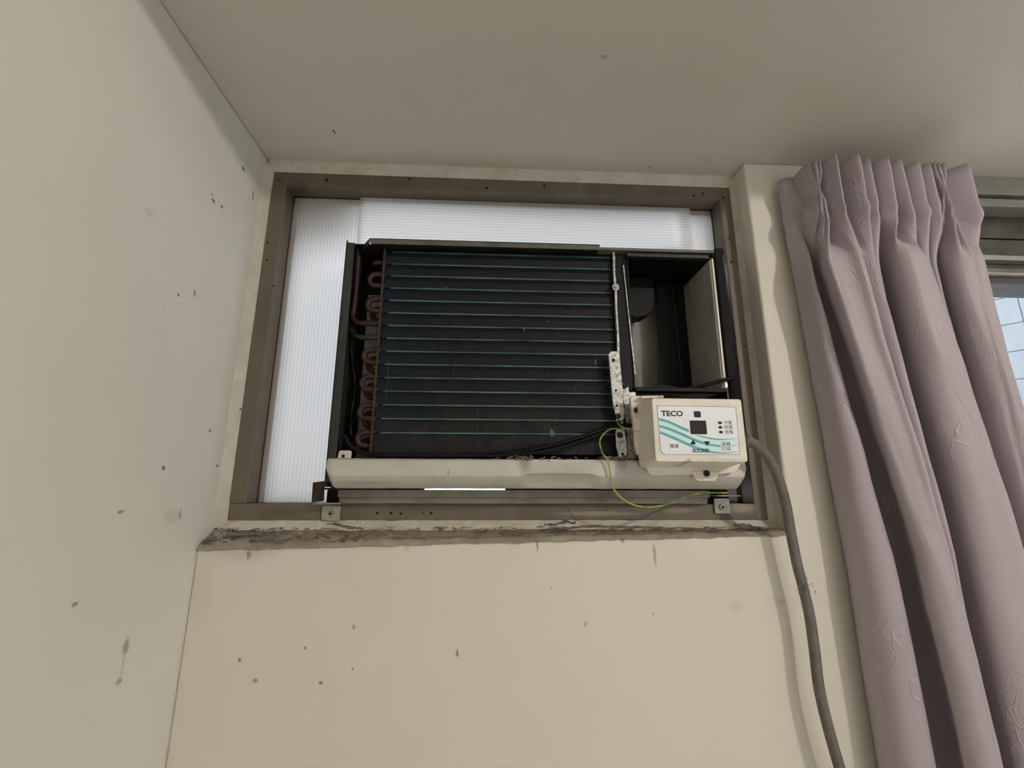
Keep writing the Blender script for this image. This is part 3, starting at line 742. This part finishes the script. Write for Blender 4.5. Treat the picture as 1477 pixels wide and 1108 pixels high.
def ribbon(top, bot, y, mat, parent, name):
    a = [at(u, v, y) for u, v in top]; b = [at(u, v, y) for u, v in bot]
    a = spline(a, 6); b = spline(b, 6)
    vs = a + b; n = len(a)
    return MB().add(vs, [(i, i + n, i + n + 1, i + 1) for i in range(n - 1)]).build(name, M[mat], parent)
def zl(x, y): return (910 + x * 180 / 1477, 560 + y * 180 / 1477)      # from the enlarged view of the panel
S1t = [zl(*p) for p in [(330, 352), (420, 375), (520, 415), (620, 460), (685, 486)]]; S1b = [zl(*p) for p in [(332, 382), (420, 408), (520, 448), (620, 498), (690, 522)]]
S1ct = [zl(*p) for p in [(760, 550), (850, 568), (950, 588), (1060, 600), (1150, 600), (1250, 590)]]; S1cb = [zl(*p) for p in [(800, 568), (870, 588), (960, 608), (1060, 614), (1150, 608), (1250, 594)]]
S2t = [zl(*p) for p in [(335, 434), (440, 462), (560, 510), (680, 562), (780, 606), (900, 646), (1000, 668), (1062, 676)]]; S2b = [zl(*p) for p in [(337, 462), (440, 495), (560, 545), (680, 598), (780, 642), (900, 676), (1000, 692), (1062, 698)]]
S2ct = [zl(*p) for p in [(1185, 682), (1220, 678), (1258, 672)]]; S2cb = [zl(*p) for p in [(1185, 690), (1220, 686), (1258, 677)]]
S3t = [zl(*p) for p in [(342, 508), (440, 545), (560, 594), (680, 648), (780, 690), (900, 730), (1020, 754), (1120, 760), (1200, 756), (1262, 746)]]; S3b = [zl(*p) for p in [(344, 538), (440, 578), (560, 630), (680, 684), (780, 724), (900, 758), (1020, 772), (1120, 772), (1200, 764), (1262, 751)]]
ribbon(S1b, [zl(p[0], p[1]) for p in [(337, 432), (420, 456), (520, 494), (620, 536), (690, 566)]], hy - .00008, 'pale_teal', lbl, 'printed_wave')
ribbon(S2b, [zl(*p) for p in [(342, 506), (440, 543), (560, 592), (680, 646), (780, 688), (900, 728), (1000, 748), (1062, 756)]], hy - .00008, 'pale_teal', lbl, 'printed_wave')
ribbon(S1cb, [zl(*p) for p in [(800, 612), (870, 636), (960, 660), (1060, 674), (1150, 684), (1250, 672)]], hy - .00008, 'pale_teal', lbl, 'printed_wave')
for t_, b_ in ((S1t, S1b), (S1ct, S1cb), (S2t, S2b), (S2ct, S2cb), (S3t, S3b)):
    ribbon(t_, b_, hy - .00016, 'teal', lbl, 'printed_wave')

def pixrr(u0, u1, v0, v1, r, y, dep, name, mat, parent, shear=0.0, bevel=0.0):
    a, b = at(u0, v0, y), at(u1, v1, y)
    pts = rrect(a.x, b.x, b.z, a.z, r, 4)
    return MB().prism(pts, y - dep, y + .0004).build(name, M[mat], parent, bevel=bevel)
pixrr(1000.3, 1011.2, 593.2, 602.3, .0018, hy, .0003, 'sensor_window', 'ink', lbl)
pixrr(994.5, 1020.0, 606.6, 626.6, .0012, hy, .0003, 'display', 'ink', lbl)
for (u, v) in [(1038.4, 610), (1039.0, 616.5), (1039.8, 623.4)]:
    q = at(u, v, hy)
    MB().prism([(q.x + .0027 * math.cos(a * .3927), q.z + .0019 * math.sin(a * .3927)) for a in range(16)], hy - .0003, hy + .0003).build('indicator_light', M['ink'], lbl)
def tri(pts, name):
    P_ = [at(u, v, hy) for u, v in pts]
    return MB().prism([(p.x, p.z) for p in P_], hy - .0003, hy + .0003).build(name, M['ink'], lbl)
tri([zl(735, 608), zl(700, 668), zl(772, 664)], 'up_button'); tri([zl(862, 630), zl(934, 628), zl(902, 686)], 'down_button')
bt = pixrr(965.0, 980.5, 637, 650.5, .0012, hy, .0006, 'fan_button', 'button', lbl, bevel=.0003)
bt2 = pixrr(1040.5, 1054.5, 638, 651, .0012, hy, .0004, 'mode_button', 'button', lbl, bevel=.0003)

def text(body, u, v, y, size, mat, parent, name='lettering', bold=0.0, sx=1.0):
    cu = bpy.data.curves.new('txt', 'FONT'); cu.body = body; cu.size = size; cu.align_x = 'CENTER'; cu.align_y = 'CENTER'
    cu.offset = bold; cu.extrude = .00005; cu.resolution_u = 3; cu.space_line = .95
    to = bpy.data.objects.new('txt', cu); COL.objects.link(to)
    bpy.context.view_layer.update()
    dg = bpy.context.evaluated_depsgraph_get()
    me = bpy.data.meshes.new_from_object(to.evaluated_get(dg))
    bpy.data.objects.remove(to)
    me.transform(Matrix.Diagonal((sx, 1, 1, 1))); me.transform(Matrix.Rotation(math.pi / 2, 4, 'X'))
    me.materials.clear(); me.materials.append(M[mat])
    o = bpy.data.objects.new(name, me); COL.objects.link(o)
    q = at(u, v, y); place(o, Vector((q.x, y - .0001, q.z)), parent); return o
text('TECO', 969.5, 597, hy - .0001, .0098, 'ink', lbl, bold=.00030, sx=1.12)
for body, u, v in (('冷氣', 1050, 610), ('除濕', 1050.5, 616.6), ('送風', 1051.5, 623.5)):
    text(body, u, v, hy - .0001, .0056, 'grey_ink', lbl)
text('風速', 972.7, 643.7, hy - .0007, .0058, 'ink', lbl)
text('溫度調整', 1010.5, 650.6, hy - .0002, .0058, 'ink', lbl)
text('運轉\n切換', 1047.5, 644.6, hy - .0004, .0062, 'grey_ink', lbl)

# ------------------------------------------------------------------ support rail and brackets under the unit
rl = MB()
rx0, rx1 = at(487, 716, -.03).x, at(1024, 716, -.03).x
rl.prism_x([(-.030, 2.0375), (-.030, 2.0467), (.020, 2.0467), (.020, 2.0415), (-.028, 2.0415), (-.028, 2.0375)][::-1], rx0, rx1)
rl.prism_x([(-.020, 2.0275), (-.022, 2.0362), (-.0275, 2.0368), (-.0275, 2.0395), (.020, 2.0395), (.020, 2.0275)][::-1], rx0, rx1)
tag(rl.build('support_rail', M['rail']), 'long grey metal support rail under the drip pan', 'metal rail')
def foam_block(x0, x1, label):
    tag(MB().box(x0, x1, -.028, .018, 2.0468, 2.0494).build('packing_strip', M['foam'], bevel=.0006), label, 'packing strip', 'black packing strips under the unit')
foam_block(AX0 - .014, at(606, 711, -.03).x, 'black packing strip under the left end of the drip pan')
foam_block(at(730, 711, -.03).x, AX1 - .002, 'long black packing strip under the middle and right of the drip pan')
tag(MB().box(rx1 + .0005, AX1 + .012, -.004, .018, 2.0275, 2.0466).build('packing_strip', M['foam'], bevel=.0006), 'small added black filler block behind the right bracket', 'packing strip', 'black packing strips under the unit')  # filler added to plug the gap where sky shone through
tag(MB().box(AX0 - .014, rx0 - .0005, -.004, .018, 2.0275, 2.0466).build('packing_strip', M['foam'], bevel=.0006), 'small added black filler block behind the left bracket', 'packing strip', 'black packing strips under the unit')  # filler added to cover the bright sheet left of the rail
def bracket(u0, u1, v0, v1, su, sv, label, zt):
    a, b = at(u0, v0, FY - .002), at(u1, v1, FY - .002)
    root = empty('angle_bracket', ((a.x + b.x) / 2, FY, b.z)); tag(root, label, 'bracket')
    pl = MB().prism(rrect(a.x, b.x, b.z, a.z, .002, 3), FY - .0035, FY - .0015).build('bracket_plate', M['zinc'], root, bevel=.0004)
    MB().box(a.x - .006, b.x + .006, -.034, FY - .0015, zt, zt + .0018).build('bracket_foot', M['zinc'], root, bevel=.0004)
    screw(su, sv, FY - .0035, .0050, 'screw', root, .0022)
    return root
br = bracket(465.5, 490, 729, 751.5, 477, 741, 'zinc angle bracket with crosshead screw under the left end of the pan', 2.0268)
pixpoly([(451, 696), (467, 694), (466, 723), (449, 725)], -.020, .004).build('rusty_upright', M['rust'], br, bevel=.0005)
bracket(1029, 1053, 719, 741, 1041.5, 731.5, 'zinc angle bracket with bright screw under the right end of the pan', 2.0385)

# ------------------------------------------------------------------ power cable
cb = spline([at(u, v, y) for u, v, y in [(1072, 634, -.112), (1080, 637, -.112), (1092, 643, -.109), (1108, 661, -.101), (1122, 688, -.092), (1133, 725, -.084), (1141, 770, -.079), (1150, 815, -.078), (1159, 850, -.078),
             (1168, 890, -.078), (1175, 940, -.078), (1181, 990, -.078), (1192, 1040, -.078), (1211, 1108, -.078), (1240, 1200, -.078), (1262, 1330, -.079), (1265, 1600, -.07)]], 6)
pc = empty('power_cable', (cb[-1].x, cb[-1].y, cb[-1].z))
tag(pc, 'thick grey power cable hanging down the wall from the control box', 'cable')
MB().tube(cb, .0066, 14).build('cable_sheath', M['cable'], pc, smooth=True)
q = at(1079, 637, -.113)
MB().tube([at(1073.5, 634.5, -.112), at(1082, 638, -.113)], .0078, 14).build('cable_gland', M['cable'], pc, smooth=True)
fm = MB(); rnd = random.Random(11)
for i in range(26):
    c = at(rnd.gauss(1160, 6), rnd.gauss(847, 8), -.0855 + rnd.uniform(-.003, .003))
    a = rnd.uniform(0, 6.28); l = rnd.uniform(.002, .006)
    fm.tube([c, c + Vector((math.cos(a) * l * .5, -.001, math.sin(a) * l * .5)), c + Vector((math.cos(a + .6) * l, 0, math.sin(a + .6) * l))], .0003, 4)
tag(fm.build('fluff', M['caulk'], pc), kind='stuff')

# ------------------------------------------------------------------ old caulk and dust on the ledge
def caulk(path, r, label, seed):
    rnd = random.Random(seed); pts = spline(path, 8)
    rr = [max(.0006, r * (.35 + .65 * math.sin(math.pi * (i + .6) / len(pts))) * rnd.uniform(.6, 1.25)) for i in range(len(pts))]
    pts = [p + Vector((0, rnd.uniform(-.0008, .0008), rnd.uniform(-.0008, .0008))) for p in pts]
    tag(MB().tube(pts, rr, 6).build('caulk_strip', M['caulk']), label, 'caulk strip', 'scraps of old caulk on the ledge')
def lg(u, v): return at(u, v, -.036)
caulk([lg(1058, 756), lg(1075, 760), lg(1092, 763), lg(1112, 766)], .0042, 'dark torn scrap of caulk at the right end of the dusty ledge', 1)
caulk([lg(785, 757), lg(800, 757), lg(815, 753), lg(828, 755), lg(830, 752)], .0022, 'frayed curled scrap of grey caulk near the middle of the ledge', 2)
caulk([lg(745, 764), lg(790, 765), lg(840, 760), lg(900, 760), lg(960, 762), lg(1030, 762)], .0020, 'long thin strip of grey caulk along the right half of the ledge', 3)
caulk([at(470, 756, -.03), at(488, 757, -.033), at(505, 761, -.036), at(524, 762, -.038)], .0022, 'thin peeled caulk strip lying below the left bracket', 4)
caulk([at(293, 783, -.046), at(300, 779, -.044), at(312, 777, -.040)], .0034, 'dark clump of dirt in the left corner of the ledge', 5)
caulk([at(325, 775, -.036), at(340, 772, -.034), at(365, 770, -.032), at(380, 772, -.034)], .0024, 'dark crumbly strip of caulk left of the left bracket', 6)
dm = MB(); rnd = random.Random(5)
for i in range(260):
    x = rnd.uniform(XL + .004, .404); s = rnd.random()
    if rnd.random() < .5: x = XL + .004 + abs(rnd.gauss(0, .14))
    y = -.016 - .032 * s
    z = ledge_z(x, s) + .0012
    l = rnd.uniform(.0006, .0045) * (1.2 if x < -.2 else .8); a = rnd.gauss(0, .35)
    d = Vector((math.cos(a), math.sin(a) * .6, rnd.uniform(-.2, .3))) * l; n_ = Vector((-math.sin(a), math.cos(a), .3)) * l * rnd.uniform(.06, .28)
    c = Vector((x, y, z))
    dm.add([c - d, c + n_, c + d, c - n_, c + Vector((0, 0, l * .5))], [(0, 3, 4), (3, 2, 4), (2, 1, 4), (1, 0, 4), (0, 1, 2, 3)])
for i in range(150):
    x = rnd.uniform(XL + .01, .39); s = rnd.random(); y = -.018 - .03 * s
    l = rnd.uniform(.006, .028); a = rnd.gauss(0, .25)
    pts = [Vector((x + l * (k / 5 - .5), y + rnd.uniform(-.002, .002) + math.sin(a) * l * (k / 5 - .5) * .4, ledge_z(x, s) + .0015 + rnd.uniform(0, .0022))) for k in range(6)]
    dm.tube(pts, rnd.uniform(.0002, .0006), 4)
tag(dm.build('ledge_dust', M['dust']), 'brown dust and crumbs strewn along the plaster ledge', 'dust', kind='stuff')

# ------------------------------------------------------------------ window 2 (behind the curtain, upper right)
w2 = empty('window_2', ((W2X0 + W2X1) / 2, 0, W2Z0)); struct(w2, 'aluminium sliding window partly hidden behind the mauve curtain', 'window')
X0, X1 = W2X0 + .001, W2X1 - .001
def rail(z0, z1, y0, y1, mat, name): MB().box(X0, X1, y0, y1, z0, z1).build(name, M[mat], w2, bevel=.0006)
def z2(v): return at(1418, v, -.030).z
rail(z2(283), CEIL - .0005, -.036, .060, 'alu', 'head_rail')
rail(z2(288), z2(283) - .0002, -.020, .060, 'alu_dark_shaded', 'head_groove')
rail(z2(299), z2(288) - .0002, -.034, .060, 'alu', 'head_rail')
rail(z2(331), z2(299) - .0002, -.004, .060, 'alu_dark_shaded', 'track_panel')  # shade of the recessed track interior put into the dark colour
rail(z2(334), z2(331) - .0002, .006, .060, 'hole', 'track_gap')
rail(z2(363), z2(334) - .0002, -.006, .060, 'alu_dark_shaded', 'track_panel')
rail(z2(370), z2(363) - .0002, -.020, .050, 'alu', 'sash_rail')
rail(z2(379), z2(370) - .0002, -.006, .050, 'alu_dark_shaded', 'sash_groove')
rail(z2(387), z2(379) - .0002, -.012, .050, 'rail', 'sash_rail')
rail(z2(390), z2(387) - .0002, -.018, .050, 'alu', 'sash_rail')
zg = z2(400)
rail(zg, z2(390) - .0002, -.008, .050, 'alu_dark_shaded', 'sash_rail')
rail(W2Z0, W2Z0 + .06, -.02, .06, 'alu', 'sill_rail')
for xx in (X0, (X0 + X1) / 2 + .1, X1 - .045):
    MB().box(xx, xx + .045, -.008, .05, W2Z0 + .0605, zg - .0005).build('stile', M['alu'], w2, bevel=.0006)
MB().box(X0 + .0455, (X0 + X1) / 2 + .0995, .018, .022, W2Z0 + .061, zg - .001).build('pane', M['glass'], w2)
MB().box((X0 + X1) / 2 + .1455, X1 - .0455, .018, .022, W2Z0 + .061, zg - .001).build('pane', M['glass'], w2)

# tiled wall of the neighbouring building seen through that window
P0 = at(1455, 500, 1.05); ang = math.radians(35)
D = Vector((-math.sin(ang), math.cos(ang), 0)); N = Vector((-math.cos(ang), -math.sin(ang), 0))
if N.dot(CAM - P0) < 0: N = -N
T = .120
wo = MB(); a0, a1 = P0 - D * 1.15, P0 + D * 1.15
vsb = []
for z in (1.3, 3.0):
    for p in (a0, a1, a1 - N * .1, a0 - N * .1): vsb.append((p.x, p.y, z))
wo.add(vsb, [(0, 1, 5, 4), (1, 2, 6, 5), (2, 3, 7, 6), (3, 0, 4, 7), (4, 5, 6, 7), (3, 2, 1, 0)])
wout = struct(wo.build('wall_outside', M['grout']), 'pale tiled wall of the neighbouring building outside the sliding window')
tm = MB().prism(rrect(-T / 2 + .002, T / 2 - .002, -T / 2 + .002, T / 2 - .002, .002, 1), -.006, .0)
tme = bpy.data.meshes.new('tile'); tme.from_pydata(tm.v, [], tm.f); tme.materials.append(M['tile'])
rnd = random.Random(2)
phi = math.atan2(D.y, D.x)
# local x along the wall, local -y towards the room
xdir = D if Vector((D.y, -D.x, 0)).dot(N) > 0 else -D
rz = math.atan2(xdir.y, xdir.x)
for i in range(-9, 10):
    for j in range(0, 14):
        t_ = bpy.data.objects.new('tile', tme); COL.objects.link(t_)
        p = P0 + D * (i * T * .995)
        t_.rotation_euler = (0, 0, rz)
        place(t_, Vector((p.x, p.y, 1.36 + j * T)) + N * rnd.uniform(0, .0008), wout)

# ------------------------------------------------------------------ curtain
# plan of the cloth at the heading, below the pinch and low down, element by element
HEAD, UPP, LOW = [], [], []
def el(h, u, l): HEAD.extend(h); UPP.extend(u); LOW.extend(l)
yb_, yf_ = -.074, -.134
# left end flap
el([(.452, -.062), (.455, -.072), (.462, -.076), (.470, -.075), (.474, -.070)],
   [(.458, -.060), (.456, -.080), (.458, -.094), (.462, -.096), (.463, -.082)],
   [(.472, -.060), (.468, -.080), (.478, -.102), (.500, -.107), (.507, -.086)])
# triple pinch pleat
el([(.470, -.074), (.4685, -.118), (.4715, -.082), (.4765, -.120), (.4795, -.082), (.4845, -.118), (.4850, -.076)],
   [(.467, -.062), (.484, -.062), (.484, -.085), (.469, -.106), (.4655, -.118), (.468, -.124), (.480, -.124)],
   [(.508, -.059), (.540, -.057), (.546, -.085), (.523, -.118), (.5155, -.128), (.519, -.138), (.527, -.142)])
# flaps of the heading
def flap(x0, x1, up, lo, yp=yf_):
    el([(x0, yb_), ((x0 + x1) / 2, (yb_ + yp) / 2 - .012), (x1, yp), (x1 - .003, (yp + yb_) / 2), (x1 - .001, yb_ + .004)], up, lo)
flap(.486, .4985, [(.494, -.128), (.502, -.136), (.510, -.132), (.514, -.116), (.513, -.100)], [(.536, -.144), (.543, -.144), (.549, -.138), (.554, -.124), (.554, -.108)], -.133)
el([(.506, -.082), (.5055, -.108), (.508, -.108), (.509, -.084)], [(.516, -.104), (.519, -.114), (.522, -.120), (.525, -.124)], [(.556, -.110), (.559, -.118), (.562, -.122), (.565, -.124)])
flap(.512, .534, [(.529, -.128), (.534, -.129), (.539, -.124), (.541, -.110), (.540, -.098)], [(.568, -.124), (.571, -.120), (.574, -.112), (.575, -.102), (.575, -.096)])
flap(.538, .5585, [(.543, -.104), (.547, -.114), (.553, -.113), (.556, -.090), (.562, -.062)], [(.577, -.092), (.579, -.090), (.581, -.090), (.584, -.086), (.590, -.064)], -.126)
flap(.560, .584, [(.582, -.064), (.573, -.100), (.566, -.124), (.575, -.140), (.592, -.142)], [(.604, -.068), (.598, -.104), (.591, -.124), (.604, -.138), (.628, -.142)], -.130)
flap(.586, .608, [(.604, -.139), (.611, -.128), (.614, -.112), (.614, -.104), (.616, -.104)], [(.644, -.141), (.653, -.134), (.658, -.120), (.658, -.108), (.661, -.106)], -.130)
flap(.616, .640, [(.620, -.112), (.625, -.118), (.630, -.116), (.632, -.104), (.633, -.096)], [(.664, -.112), (.668, -.117), (.672, -.114), (.675, -.104), (.676, -.096)], -.124)
flap(.642, .662, [(.637, -.104), (.642, -.112), (.647, -.108), (.650, -.086), (.656, -.062)], [(.678, -.100), (.681, -.106), (.684, -.104), (.686, -.094), (.687, -.086)], -.122)
el([(.666, -.074), (.6675, -.122), (.6715, -.084), (.6755, -.124), (.679, -.084), (.6835, -.122), (.685, -.078)],
   [(.674, -.064), (.664, -.098), (.656, -.120), (.664, -.132), (.676, -.134), (.684, -.136), (.692, -.137)],
   [(.689, -.094), (.692, -.110), (.697, -.122), (.704, -.130), (.712, -.136), (.720, -.139), (.728, -.140)])
el([(.688, -.084), (.700, -.100), (.712, -.114), (.724, -.124), (.726, -.100), (.724, -.080)],
   [(.700, -.137), (.709, -.135), (.717, -.128), (.722, -.116), (.723, -.100), (.718, -.085)],
   [(.738, -.140), (.748, -.138), (.757, -.130), (.763, -.116), (.764, -.100), (.758, -.085)])

def refine(pts, n=5, tension=1.0):
    out = []
    for i in range(len(pts) - 1):
        p0 = Vector(pts[max(i - 1, 0)]); p1 = Vector(pts[i]); p2 = Vector(pts[i + 1]); p3 = Vector(pts[min(i + 2, len(pts) - 1)])
        m1 = (p2 - p0) * .5 * tension; m2 = (p3 - p1) * .5 * tension
        for k in range(n):
            t = k / n; t2 = t * t; t3 = t2 * t
            out.append(p1 * (2 * t3 - 3 * t2 + 1) + m1 * (t3 - 2 * t2 + t) + p2 * (-2 * t3 + 3 * t2) + m2 * (t3 - t2))
    out.append(Vector(pts[-1])); return out
UPP = [(x if x < .651 else .651 + (x - .651) * .76, y) for x, y in UPP]
LOW = [(x if x < .661 else .661 + (x - .661) * .40, y) for x, y in LOW]
rh, ru, rlw = refine(HEAD, 5, .45), refine(UPP, 5, .9), refine(LOW, 5, 1.0)
ZT, ZP, ZU, ZL, ZE = 2.552, 2.470, 2.375, 1.968, 0.75
zs = [ZT - (ZT - ZP) * i / 14 for i in range(14)] + [ZP - (ZP - ZU) * i / 18 for i in range(18)] + [ZU - (ZU - ZL) * i / 46 for i in range(46)] + [ZL - (ZL - ZE) * i / 40 for i in range(41)]
arc = [0.0]
for i in range(1, len(rlw)): arc.append(arc[-1] + max((rlw[i] - rlw[i - 1]).length, (rh[i] - rh[i - 1]).length))
def sstep(t): t = max(0, min(1, t)); return t * t * (3 - 2 * t)
vs = []; fs = []; uvs = []
NC = len(rh)
# pinch the triple pleats: pull neighbours together at the pinch line
pin = [(.4765, -.112), (.6755, -.118)]
for z in zs:
    for i in range(NC):
        if z >= ZP: p = rh[i].copy()
        elif z >= ZU: p = rh[i].lerp(ru[i], sstep((ZP - z) / (ZP - ZU)))
        elif z >= ZL: p = ru[i].lerp(rlw[i], (ZU - z) / (ZU - ZL))
        else:
            p = rlw[i] + (rlw[i] - ru[i]) * ((ZL - z) / (ZU - ZL)) * .35
        g = math.exp(-((z - (ZT - .050)) / .020) ** 2)
        for (px, py) in pin:
            if abs(rh[i].x - px) < .0095: p = p + Vector(((px - p.x) * .85, (py - p.y) * .25)) * g
        # soft gathers just under the heading tape, slow drift lower down
        gg = math.exp(-((z - 2.462) / .018) ** 2)
        p = p + Vector((mnoise.noise(Vector((p.x * 60, z * 45, 1))) * .0035 * gg, mnoise.noise(Vector((p.x * 50, z * 40, 7))) * .006 * gg))
        p = p + Vector((0, mnoise.noise(Vector((arc[i] * 9, z * 7, 3))) * .004 + mnoise.noise(Vector((arc[i] * 26, z * 16, 5))) * .0014))
        y = min(p.y, -.054)
        vs.append((p.x, y, z)); uvs.append((arc[i], z))
for r in range(len(zs) - 1):
    for i in range(NC - 1):
        a = r * NC + i; fs.append((a, a + NC, a + NC + 1, a + 1))
co = MB().add(vs, fs).build('curtain', M['fabric'], smooth=True)
uvl = co.data.uv_layers.new(name='UVMap')
for lp_ in co.data.loops: uvl.data[lp_.index].uv = uvs[lp_.vertex_index]
md = co.modifiers.new('cloth_thickness', 'SOLIDIFY'); md.thickness = .0012; md.offset = 0
tag(co, 'mauve grey pinch pleated curtain with embossed wood ring pattern', 'curtain')
rlc = MB().box(.47, .735, -.060, WY - .0005, 2.500, 2.522)
tag(rlc.build('curtain_rail', M['alu_dark_shaded'], bevel=.002), 'slim curtain rail on the wall behind the curtain heading', 'curtain rail')

# ------------------------------------------------------------------ ceiling lamp (behind the viewer)
lamp = empty('ceiling_lamp', (LAMP_POS.x, LAMP_POS.y, HIGH)); tag(lamp, 'round white ceiling lamp on the higher ceiling', 'lamp')
def disc(c, r, z0, z1, name, mat, parent, seg=32):
    vs = [(c.x + r * math.cos(2 * math.pi * k / seg), c.y + r * math.sin(2 * math.pi * k / seg), z) for z in (z0, z1) for k in range(seg)]
    fs = [tuple(range(seg - 1, -1, -1)), tuple(range(seg, 2 * seg))] + [(k, (k + 1) % seg, (k + 1) % seg + seg, k + seg) for k in range(seg)]
    return MB().add(vs, fs).build(name, mat, parent)
disc(LAMP_POS, .11, HIGH - .03, HIGH, 'lamp_base', M['white_plastic'], lamp)
disc(LAMP_POS, .012, LAMP_POS.z + .07, HIGH - .03, 'lamp_socket', M['white_plastic'], lamp)
ld = bpy.data.lights.new('bulb', 'POINT'); ld.energy = LAMP_W; ld.color = LAMP_COL; ld.shadow_soft_size = .03
lo = bpy.data.objects.new('bulb', ld); COL.objects.link(lo); place(lo, LAMP_POS, lamp)
